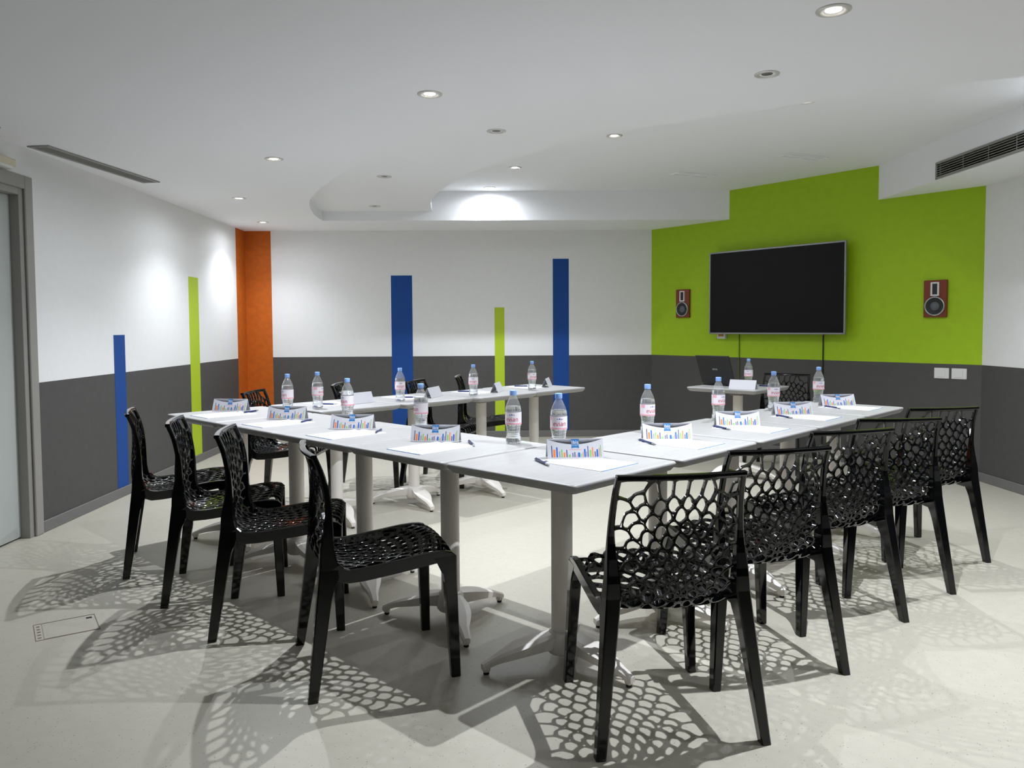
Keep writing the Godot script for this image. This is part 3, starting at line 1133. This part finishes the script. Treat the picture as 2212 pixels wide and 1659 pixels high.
func card_meshes() -> void:
	# tent card: sheet folded over a ridge, 0.21 wide; front face cut to a hollow curve at the top
	var wd := 0.105
	var hgt := 0.070
	var half := 0.030
	var sl := sqrt(hgt * hgt + half * half)
	var up_f := Vector3(0, hgt, -half).normalized()       # up the front face (front toes at +z)
	var n_f := Vector3(0, half, hgt).normalized()
	var poly := PackedVector2Array([Vector2(-wd, 0), Vector2(wd, 0), Vector2(wd, sl)])
	for k in 17:
		var x := lerpf(wd * 0.985, -wd * 0.985, k / 16.0)
		poly.append(Vector2(x, sl - 0.021 * (1.0 - pow(x / wd, 2.0)) - 0.0005))
	poly.append(Vector2(-wd, sl))
	var st := begin()
	add_prism(st, poly, Vector3(0, 0, half), Vector3.RIGHT, up_f, n_f, -0.0007)
	M_mesh.card_front = st.commit()
	st = begin()
	add_prism(st, PackedVector2Array([Vector2(-wd, 0), Vector2(wd, 0), Vector2(wd, sl), Vector2(-wd, sl)]), Vector3(0, 0, -half), Vector3.RIGHT, Vector3(0, hgt, half).normalized(), Vector3(0, half, -hgt).normalized(), -0.0007)
	M_mesh.card_back = st.commit()
	# pillow-shaped emblem standing up to the ridge
	var pill := PackedVector2Array()
	var cs := [Vector2(-0.0145, sl - 0.036), Vector2(0.0145, sl - 0.036), Vector2(0.0145, sl - 0.001), Vector2(-0.0145, sl - 0.001)]
	var ctr := Vector2(0, sl - 0.0185)
	for i in 4:
		for k in 6:
			var t := k / 6.0
			var p: Vector2 = cs[i].lerp(cs[(i + 1) % 4], t)
			p = p.lerp(ctr, 0.13 * sin(PI * t))
			pill.append(p)
	st = begin()
	add_prism(st, pill, Vector3(0, 0, half) + n_f * 0.0002, Vector3.RIGHT, up_f, n_f, 0.0004)
	M_mesh.card_logo = st.commit()
	var o := Vector3(0, 0, half) + n_f * 0.0009
	M_mesh.card_text = lettering("ibis", 0.0165, o + up_f * (sl - 0.0145), Vector3.RIGHT, up_f, n_f, 0.0, true)
	M_mesh.card_text2 = lettering("budget", 0.0072, o + up_f * (sl - 0.0245), Vector3.RIGHT, up_f, n_f, 0.0, false)
	# coloured bars
	var bars := [[-0.088, 0.0032, 0.044, 0], [-0.079, 0.0080, 0.029, 1], [-0.0690, 0.0055, 0.038, 2], [-0.0595, 0.0028, 0.022, 3], [-0.051, 0.0052, 0.029, 4], [-0.0415, 0.0062, 0.018, 1], [-0.0325, 0.0034, 0.028, 0], [-0.0225, 0.0078, 0.010, 4], [-0.0105, 0.0030, 0.016, 0], [-0.0030, 0.0055, 0.019, 3], [0.0048, 0.0018, 0.009, 5], [0.0128, 0.0080, 0.017, 2], [0.0215, 0.0042, 0.012, 4], [0.0280, 0.0024, 0.019, 5], [0.0350, 0.0060, 0.030, 2], [0.0418, 0.0026, 0.020, 3], [0.0470, 0.0030, 0.041, 0], [0.0560, 0.0070, 0.026, 4], [0.0645, 0.0042, 0.036, 1], [0.0735, 0.0058, 0.020, 3], [0.0815, 0.0062, 0.028, 2], [0.0890, 0.0022, 0.034, 5], [0.0945, 0.0036, 0.045, 4]]
	var cols := [rgb(34, 52, 110), rgb(236, 122, 48), rgb(22, 96, 180), rgb(112, 112, 136), rgb(134, 184, 104), rgb(214, 110, 84)]
	st = begin()
	for b in bars:
		st.set_color(cols[b[3]].srgb_to_linear())
		var p0 := Vector3(b[0], 0, half) + up_f * 0.006 + n_f * 0.0003
		var dx := Vector3(b[1] * 0.5, 0, 0)
		quad_n(st, p0 - dx, p0 + dx, p0 + dx + up_f * b[2], p0 - dx + up_f * b[2], n_f)
	st.set_color(rgb(232, 140, 120).srgb_to_linear())
	for k in 13:
		var p1 := Vector3(-0.021 + 0.0036 * k, 0, half) + up_f * 0.0335 + n_f * 0.0003
		var d1 := Vector3(0.0013, 0, 0)
		quad_n(st, p1 - d1, p1 + d1, p1 + d1 + up_f * 0.0016, p1 - d1 + up_f * 0.0016, n_f)
	M_mesh.card_bars = st.commit()

func pen_meshes() -> void:
	# lies along x
	var turn := Basis(Vector3(0, 1, 0), Vector3(-1, 0, 0), Vector3(0, 0, 1))
	var lay := func(prf: Array) -> ArrayMesh:
		var st := begin()
		add_lathe(st, prf, 16)
		var m: ArrayMesh = st.commit()
		var out := SurfaceTool.new()
		out.begin(Mesh.PRIMITIVE_TRIANGLES)
		out.append_from(m, 0, Transform3D(Basis(Vector3(0, 0, 1), -PI / 2), Vector3(0, 0.0055, 0)))
		return out.commit()
	M_mesh.pen_body = lay.call([[0.0, -0.062], [0.0045, -0.062], [0.0052, -0.058], [0.0052, 0.040], [0.0050, 0.042]])
	M_mesh.pen_tip = lay.call([[0.0051, 0.042], [0.0051, 0.050], [0.0022, 0.068], [0.0006, 0.073], [0.0, 0.073]])
	M_mesh.pen_button = lay.call([[0.0, -0.072], [0.0025, -0.072], [0.0027, -0.070], [0.0027, -0.062]])
	var st := begin()
	add_box(st, Vector3(-0.040, 0.0122, 0), Vector3(0.042, 0.0012, 0.0035), 0.0004)
	add_box(st, Vector3(-0.060, 0.0115, 0), Vector3(0.003, 0.003, 0.0035), 0.0004)
	M_mesh.pen_clip = st.commit()

func bottle(at: Vector3, turn: float, label: String) -> void:
	var b := thing("water_bottle", label, "bottle", at, turn, "water bottles on the tables")
	part("bottle_body", M_mesh.bottle, M.pet, b)
	part("water", M_mesh.water, M.water, b)
	part("cap", M_mesh.cap, M.cap, b)
	var l := part("label_band", M_mesh.label, M.label, b)
	part("pink_stripe_print", M_mesh.label_pink, M.pink, l)
	part("pink_patch_print", M_mesh.label_patch, M.pink, l)
	part("red_lettering", M_mesh.label_text, M.red_print, l)
	part("blue_hills_print", M_mesh.label_hills, M.mountain, l)

func card(at: Vector3, turn: float, label: String, printed := true) -> void:
	var c := thing("tent_card", label, "tent card", at, turn, "folded tent cards on the tables")
	var f := part("front_panel", M_mesh.card_front, M.card, c)
	part("back_panel", M_mesh.card_back, M.card, c)
	if printed:
		part("printed_bars", M_mesh.card_bars, M.bars, f)
		var e := part("blue_emblem", M_mesh.card_logo, M.blue_print, c)
		part("lettering", M_mesh.card_text, M.card, e)
		part("lettering", M_mesh.card_text2, M.card, e)

func sheet(at: Vector3, turn: float, label: String) -> void:
	# 0.297 along local z, 0.21 along local x; blue edge at local +z
	var s := thing("paper_sheet", label, "paper", at, turn, "paper sheets on the tables")
	part("sheet_stack", box(Vector3(0.21, 0.0014, 0.297), 0.0), M.paper, s, Vector3(0, 0.0007, 0))
	part("blue_edge_print", box(Vector3(0.21, 0.0006, 0.006)), M.blue_print, s, Vector3(0, 0.0014, 0.1455))
	part("printed_logo", box(Vector3(0.022, 0.0003, 0.018)), M.navy, s, Vector3(-0.082, 0.00145, -0.125))

func pen(at: Vector3, turn: float, label: String) -> void:
	var p := thing("ballpoint_pen", label, "pen", at, turn, "ballpoint pens on the tables")
	part("barrel", M_mesh.pen_body, M.navy, p)
	part("tip", M_mesh.pen_tip, M.silver, p)
	part("push_button", M_mesh.pen_button, M.silver, p)
	part("clip", M_mesh.pen_clip, M.silver, p)

func build_settings() -> void:
	bottle_meshes()
	card_meshes()
	pen_meshes()
	var y := TABLE_H
	var ord := ["nearest", "second", "third", "fourth", "farthest"]
	# right-hand row: seats on the right, so sheets point along V
	var r_turn := [-4.0, -35.0, -42.0, -38.0, -36.0]
	for k in 5:
		var u0 := 0.003 + 0.626 * k
		var d := Vector2([0.0, 0.0, 0.02, 0.03, 0.04][k], 0)
		var nm: String = ord[k]
		sheet(uv(u0 + 0.35, 0.222, y), deg_to_rad(45.0), "white paper sheet with blue edge on the %s table of the right-hand row" % nm)
		card(uv(u0 + 0.402, 0.322, y + 0.0016), deg_to_rad([3.0, -3.0, -4.0, 1.0, 4.0][k]), "printed tent card on the %s table of the right-hand row" % nm)
		bottle(uv(u0 + 0.52 + d.x, 0.500, y), deg_to_rad([2.0, 28.0, 30.0, 6.0, 4.0][k]), "water bottle with red lettering on the %s table of the right-hand row" % nm)
		pen(uv(u0 + [0.231, 0.256, 0.252, 0.256, 0.268][k], [0.333, 0.324, 0.322, 0.302, 0.298][k], y), deg_to_rad([-72.0, -70.0, -70.0, -72.0, -72.0][k]), "dark blue pen beside the sheet on the %s table of the right-hand row" % nm)
	# left-hand row: seats on the near left, sheets point along U
	for k in 4:
		var v0 := 0.612 + 0.605 * k
		var nm: String = ord[k] if k < 3 else "farthest"
		sheet(uv(0.205, v0 + 0.295, y), deg_to_rad(-45.0), "white paper sheet with blue edge on the %s table of the left-hand row" % nm)
		card(uv(0.335, v0 + [0.42, 0.43, 0.43, 0.47][k], y + 0.0016), deg_to_rad(-7.0), "printed tent card on the %s table of the left-hand row" % nm)
		bottle(uv(0.512, v0 + 0.128, y), deg_to_rad([-12.0, -62.0, -38.0, -40.0][k]), "water bottle with red lettering on the %s table of the left-hand row" % nm)
		pen(uv([0.375, 0.352, 0.344, 0.372][k], v0 + [0.24, 0.245, 0.255, 0.30][k], y), deg_to_rad([-78.0, 86.0, 78.0, 70.0][k]), "dark blue pen beside the sheet on the %s table of the left-hand row" % nm)
	# back row: seats behind, sheets point the other way
	var bu := [0.665, 1.275, 1.883, 2.500]
	var bv := [2.450, 2.420, 2.372, 2.400]
	var bn := ["first table of the back row", "second table of the back row", "third table of the back row", "last table of the back row"]
	for k in 4:
		sheet(uv(bu[k] + 0.30, bv[k] + 0.385, y), deg_to_rad(-135.0), "white paper sheet lying on the " + bn[k])
		card(uv(bu[k] + 0.44, bv[k] + [0.24, 0.25, 0.27, 0.28][k], y + 0.0016), deg_to_rad([52.0, 72.0, 78.0, 78.0][k] + 180.0), "tent card seen from its end on the " + bn[k])
		bottle(uv(bu[k] + [0.075, 0.07, 0.08, 0.115][k], bv[k] + 0.15, y), deg_to_rad([70.0, 14.0, -2.0, 24.0][k]), "water bottle standing on the " + bn[k])
		pen(uv(bu[k] + [0.245, 0.27, 0.26, 0.30][k], bv[k] + [0.31, 0.33, 0.42, 0.43][k], y + 0.0016), deg_to_rad(-8.0), "blue pen lying on the " + bn[k])
	# the table below the television
	card(uv(3.735, 1.36, y), deg_to_rad(180.0 - 45.0 + 6.0), "tent card with blank side to the room on the laptop table", true)
	bottle(uv(3.98, 1.44, y), deg_to_rad(-30.0), "water bottle standing behind the laptop table's tent card")
	pen(uv(4.08, 1.33, y), deg_to_rad(-40.0), "blue pen on the laptop table near its right corner")
	build_laptop()

func build_laptop() -> void:
	# own axes: user sits at +z
	var l := thing("laptop", "black laptop open with its lid turned to the room", "laptop", uv(3.90, 1.66, TABLE_H), deg_to_rad(45.0 + 90.0 - 4.0))
	var st := begin()
	add_box(st, Vector3(0, 0.011, 0.115), Vector3(0.315, 0.018, 0.215), 0.004)
	part("base", st.commit(), M.dark, l)
	st = begin()
	for r in 5:
		for c in 13:
			add_box(st, Vector3(-0.126 + 0.021 * c, 0.0207, 0.055 + 0.018 * r), Vector3(0.016, 0.002, 0.014), 0.0008)
	part("keyboard", st.commit(), M.rubber, l)
	var tilt := Basis(Vector3.RIGHT, deg_to_rad(-24.0))
	st = begin()
	add_box(st, tilt * Vector3(0, 0.126, 0) + Vector3(0, 0.020, 0), Vector3(0.315, 0.250, 0.009), 0.003, tilt)
	var lid := part("lid", st.commit(), M.dark, l)
	st = begin()
	add_box(st, tilt * Vector3(0, 0.130, 0.0047) + Vector3(0, 0.020, 0), Vector3(0.285, 0.195, 0.0008), 0.0, tilt)
	part("screen", st.commit(), M.screen, lid)
	part("lettering", lettering("ASUS", 0.020, tilt * Vector3(0, 0.130, -0.0049) + Vector3(0, 0.020, 0), -Vector3.RIGHT, tilt * Vector3.UP, tilt * Vector3.FORWARD, 0.0, true), M.silver, lid)
	st = begin()
	add_box(st, Vector3(-0.085, 0.018, 0.002), Vector3(0.05, 0.014, 0.014), 0.004)
	add_box(st, Vector3(0.085, 0.018, 0.002), Vector3(0.05, 0.014, 0.014), 0.004)
	part("hinge", st.commit(), M.rubber, l)

# ---------------------------------------------------------------- things on the walls
func build_wall_things() -> void:
	var gx := (G1 - G0).normalized()
	var gn := Vector3(-gx.z, 0, gx.x)
	if gn.dot(Vector3(-1, 0, 1)) < 0: gn = -gn
	var turn := atan2(gn.x, gn.z)
	var at := func(x: float, yy: float) -> Vector3: return G0 + gx * x + Vector3(0, yy, 0)
	# television: own axes x along the wall, z out of it
	var tv := thing("television", "large flat black television hanging on the green wall", "television", at.call(1.585, 1.558), turn)
	var st := begin()
	add_box(st, Vector3(0, 0, 0.085), Vector3(1.43, 0.80, 0.035), 0.008)
	part("casing", st.commit(), M.dark, tv)
	st = begin()
	for s in [-1.0, 1.0]:
		add_box(st, Vector3(s * 0.716, 0, 0.098), Vector3(0.014, 0.824, 0.026), 0.003)
		add_box(st, Vector3(0, s * 0.404, 0.098), Vector3(1.418, 0.016, 0.026), 0.003)
	part("bezel", st.commit(), M.tv_frame, tv)
	part("screen", box(Vector3(1.418, 0.792, 0.002)), M.screen, tv, Vector3(0, 0, 0.105))
	part("standby_light", box(Vector3(0.014, 0.005, 0.003), 0.001), M.red_print, tv, Vector3(0.52, -0.414, 0.1))
	st = begin()
	for s in [-1.0, 1.0]:
		add_box(st, Vector3(s * 0.20, 0, 0.036), Vector3(0.05, 0.45, 0.066), 0.003)
	add_box(st, Vector3(0, 0, 0.012), Vector3(0.6, 0.22, 0.022), 0.002)
	part("wall_mount", st.commit(), M.dark, tv)
	# loudspeakers
	for q in [[0.452, 1.469, "smaller looking wood fronted loudspeaker left of the television"], [3.02, 1.438, "wood fronted loudspeaker right of the television"]]:
		var sp := thing("wall_loudspeaker", q[2], "loudspeaker", at.call(q[0], q[1]), turn, "wood fronted wall loudspeakers")
		part("front_board", box(Vector3(0.178, 0.300, 0.024), 0.003), M.wood, sp, Vector3(0, 0, 0.013))
		st = begin()
		for s in [-1.0, 1.0]:
			add_box(st, Vector3(s * 0.026, 0.078, 0.030), Vector3(0.013, 0.112, 0.014), 0.003)
			add_box(st, Vector3(0, 0.078 + s * 0.050, 0.030), Vector3(0.040, 0.013, 0.014), 0.003)
		part("tweeter_frame", st.commit(), M.plastic, sp)
		part("tweeter", box(Vector3(0.041, 0.090, 0.006), 0.001), M.cone_dark, sp, Vector3(0, 0.078, 0.027))
		st = begin()
		add_lathe(st, [[0.078, 0.0], [0.080, 0.008], [0.074, 0.014], [0.068, 0.012], [0.066, 0.006]], 40)
		var ringm: ArrayMesh = st.commit()
		var ro := part("woofer_ring", ringm, M.silver, sp, Vector3(0, -0.060, 0.025))
		ro.rotation.x = PI / 2
		st = begin()
		add_lathe(st, [[0.066, 0.008], [0.058, 0.009], [0.052, 0.004], [0.034, -0.002]], 40)
		var co := part("woofer_surround", st.commit(), M.cone_dark, sp, Vector3(0, -0.060, 0.029))
		co.rotation.x = PI / 2
		st = begin()
		add_lathe(st, [[0.036, -0.002], [0.030, 0.004], [0.016, 0.010], [0.0, 0.012]], 32)
		var du := part("dust_cap", st.commit(), M.cone, sp, Vector3(0, -0.060, 0.029))
		du.rotation.x = PI / 2
	# switch plates
	var sw_names := ["left one of the two white switch plates on the grey paint", "right one of the two white switch plates on the grey paint"]
	for k in 2:
		var p := thing("switch_plate", sw_names[k], "switch", at.call(3.075 + 0.132 * k, 0.835), turn, "white switch plates")
		part("plate", box(Vector3(0.114, 0.086, 0.009), 0.003), M.plastic, p, Vector3(0, 0, 0.0055))
		part("rocker", box(Vector3(0.060, 0.060, 0.004), 0.0015), M.plastic, p, Vector3(0, 0, 0.0115))
	# socket below the screen
	var so := thing("wall_socket", "small white socket box peeping out below the television", "socket", at.call(0.955, 1.135), turn)
	part("case", box(Vector3(0.10, 0.075, 0.035), 0.004), M.plastic, so, Vector3(0, 0, 0.0185))
	part("amber_plate", box(Vector3(0.062, 0.040, 0.004), 0.001), M.amber, so, Vector3(0, 0.008, 0.037))
	# cables down the wall
	for q in [[1.155, 0.0028, 0.35, "thin cable running down below the left part of the television"], [2.05, 0.0038, 0.08, "dark cable running down below the right part of the television"]]:
		st = begin()
		add_slab(st, at.call(q[0], 0.0), gx, gn, -q[1], q[1], q[2], 1.16, 0.002, 0.014, 0.002)
		var c := part("wall_cable", st.commit(), M.cable_green if q[0] < 1.5 else M.cable, self)
		c.name = numbered("wall_cable")
		tag(c, q[3], "cable", "cables below the television")
	# white emergency light box over the door
	var em := thing("emergency_light", "cream emergency light box on the wall above the door", "light fitting", Vector3(XL, 2.168, -2.02), PI / 2)
	part("case", box(Vector3(0.24, 0.045, 0.05), 0.006), M.cream, em, Vector3(0, 0, 0.026))
	part("diffuser", box(Vector3(0.20, 0.018, 0.046), 0.004), M.plastic, em, Vector3(0, -0.026, 0.026))
	# air slots in the ceiling on the left
	slot_vent(SLOTS[0], "long grey air slot in the ceiling beside the left wall")
	slot_vent(SLOTS[1], "grey air slot in the ceiling cut by the left edge of the picture")
	# air grille in the beam on the right
	var g := thing("air_grille", "grey air grille with horizontal slats in the right-hand beam", "grille", Vector3(FX, 2.366, -2.65), -PI / 2)
	var w := 1.52
	var hh := 0.125
	st = begin()
	for s in [-1.0, 1.0]:
		add_box(st, Vector3(0, s * (hh / 2 - 0.009), 0.005), Vector3(w, 0.018, 0.010), 0.002)
		add_box(st, Vector3(s * (w / 2 - 0.009), 0, 0.005), Vector3(0.018, hh - 0.036, 0.010), 0.002)
	part("frame", st.commit(), M.vent, g)
	part("duct", duct(Vector3(w - 0.03, hh - 0.03, 0.34), Basis.IDENTITY), M.duct, g)
	var slat := box(Vector3(w - 0.036, 0.0050, 0.0065), 0.001)
	for k in 5:
		part("slat", slat, M.vent, g, Vector3(0, -0.0335 + 0.01675 * k, 0.006))
	for k in 6:
		part("slat_support", box(Vector3(0.005, hh - 0.036, 0.004)), M.vent, g, Vector3(-0.70 + 0.28 * k, 0, 0.005))
	# flush white diffusers in the raised ceiling
	for q in [[Vector3(1.55, H3, -4.66), 0.42, "flush white slot diffuser in the raised ceiling, left one"], [Vector3(2.26, H3, -3.93), 0.42, "flush white slot diffuser in the raised ceiling, right one"]]:
		var d := thing("slot_diffuser", q[2], "diffuser", q[0], deg_to_rad(24.0), "white diffusers in the raised ceiling")
		st = begin()
		for s in [-1.0, 1.0]:
			add_box(st, Vector3(0, -0.004, s * 0.058), Vector3(q[1], 0.008, 0.020), 0.002)
			add_box(st, Vector3(s * (q[1] / 2 - 0.012), -0.004, 0), Vector3(0.024, 0.008, 0.096), 0.002)
		add_box(st, Vector3(0, -0.004, 0), Vector3(0.05, 0.008, 0.096), 0.002)
		part("frame", st.commit(), M.ceiling, d)
		for s in [-1.0, 1.0]:
			part("blade", box(Vector3(q[1] / 2 - 0.055, 0.003, 0.05), 0.001), M.ceiling, d, Vector3(s * (q[1] / 4), -0.003, 0))
	# hatch in the floor
	var fb := thing("floor_box", "flush socket hatch in the floor near the door", "floor box", Vector3(-2.015, 0, -0.835), deg_to_rad(33.0))
	st = begin()
	for s in [-1.0, 1.0]:
		add_box(st, Vector3(s * 0.112, 0.001, 0), Vector3(0.0028, 0.002, 0.2), 0.0005)
		add_box(st, Vector3(0, 0.001, s * 0.1), Vector3(0.228, 0.002, 0.0028), 0.0005)
	part("frame", st.commit(), M.wood_edge, fb)
	part("lid", box(Vector3(0.18, 0.0016, 0.186), 0.0005), M.floor, fb, Vector3(0.006, 0.0009, 0))
	part("pull_notch", box(Vector3(0.022, 0.0014, 0.020)), M.rubber, fb, Vector3(0.088, 0.0014, -0.062))
	for k in 5:
		part("cable_outlet", box(Vector3(0.012, 0.0014, 0.010)), M.wood_edge, fb, Vector3(-0.098, 0.0012, -0.07 + 0.035 * k))

# open box of sheet metal that runs back from its mouth (mouth at z = 0, depth towards -z), turned by bs
func duct(s: Vector3, bs: Basis) -> ArrayMesh:
	var st := begin()
	var t := 0.002
	for k in [-1.0, 1.0]:
		add_box(st, bs * Vector3(k * (s.x + t) / 2, 0, -s.z / 2), Vector3(t, s.y + 2 * t, s.z), 0.0, bs)
		add_box(st, bs * Vector3(0, k * (s.y + t) / 2, -s.z / 2), Vector3(s.x, t, s.z), 0.0, bs)
	add_box(st, bs * Vector3(0, 0, -s.z), Vector3(s.x, s.y, t), 0.0, bs)
	return st.commit()

func slot_vent(sl: Array, label: String) -> void:
	var a := Vector3(sl[0].x, H1, sl[0].y)
	var b := Vector3(sl[1].x, H1, sl[1].y)
	var w := SLOT_W
	var d := b - a
	var len := d.length()
	var o := thing("air_slot", label, "air vent", (a + b) / 2, atan2(d.x, d.z), "grey air slots in the ceiling")
	# own axes: z along the slot
	var st := begin()
	for s in [-1.0, 1.0]:
		add_box(st, Vector3(s * (w / 2 - 0.010), -0.004, 0), Vector3(0.020, 0.008, len), 0.002)
		add_box(st, Vector3(0, -0.004, s * (len / 2 - 0.010)), Vector3(w - 0.04, 0.008, 0.020), 0.002)
	part("frame", st.commit(), M.vent, o)
	part("duct", duct(Vector3(w - 0.04, len - 0.04, 0.24), Basis(Vector3.RIGHT, PI / 2)), M.duct, o)
	var slat := box(Vector3(0.006, 0.005, len - 0.04), 0.001)
	for k in 6:
		part("slat", slat, M.vent, o, Vector3(-w / 2 + 0.027 + (w - 0.054) * k / 5.0, -0.0045, 0))

# ---------------------------------------------------------------- lamps
func build_lamps() -> void:
	make_lamp_meshes()
	var q := [
		[0.923, H1, -0.315, true, "lit downlight in the lower ceiling, nearest the top right of the picture", 1.1],
		[-0.528, H1, -1.267, true, "lit downlight in the lower ceiling, left of the picture's middle", 0.8],
		[-1.624, H1, -2.631, true, "lit downlight in the lower ceiling, third from the picture's top right", 0.85],
		[-2.331, H1, -4.116, true, "lit downlight in the lower ceiling, second nearest the orange corner", 0.42],
		[-2.568, H1, -5.571, true, "lit downlight in the lower ceiling, right over the orange corner", 0.32],
		[2.56, H1, 0.26, true, "lit downlight in the lower ceiling, just outside the picture on the right", 0.5],
		[1.661, H3, -2.386, true, "lit downlight in the raised ceiling, partly hidden by its edge", 0.6],
		[0.623, H3, -3.238, true, "lit downlight in the raised ceiling, second from the right", 0.5],
		[-0.060, H3, -4.341, true, "lit downlight in the raised ceiling, third from the right", 0.6],
		[-0.282, H3, -5.29, true, "lit downlight in the raised ceiling, washing the back beam", 0.5],
		[2.86, H3, -1.93, true, "lit downlight in the raised ceiling, beside the air grille outside the picture", 0.6],
		[1.031, H2, -1.273, false, "unlit downlight in the stepped ceiling band, nearest the camera", 0.0],
		[-0.221, H2, -2.314, false, "unlit downlight in the stepped ceiling band, second from the camera", 0.0],
		[-1.081, H2, -3.692, false, "unlit downlight in the stepped ceiling band, third from the camera", 0.0],
		[-1.381, H2, -5.15, false, "unlit downlight in the stepped ceiling band, farthest from the camera", 0.0],
	]
	for l in q:
		downlight(l[0], l[1], l[2], l[3], l[4], l[5])

func _ready() -> void:
	rng.seed = 20240611
	set_view()
	make_materials()
	M.wood_edge = mat(rgb(140, 122, 112), 0.6)
	build_room()
	build_lamps()
	build_tables()
	build_chairs()
	build_settings()
	build_wall_things()
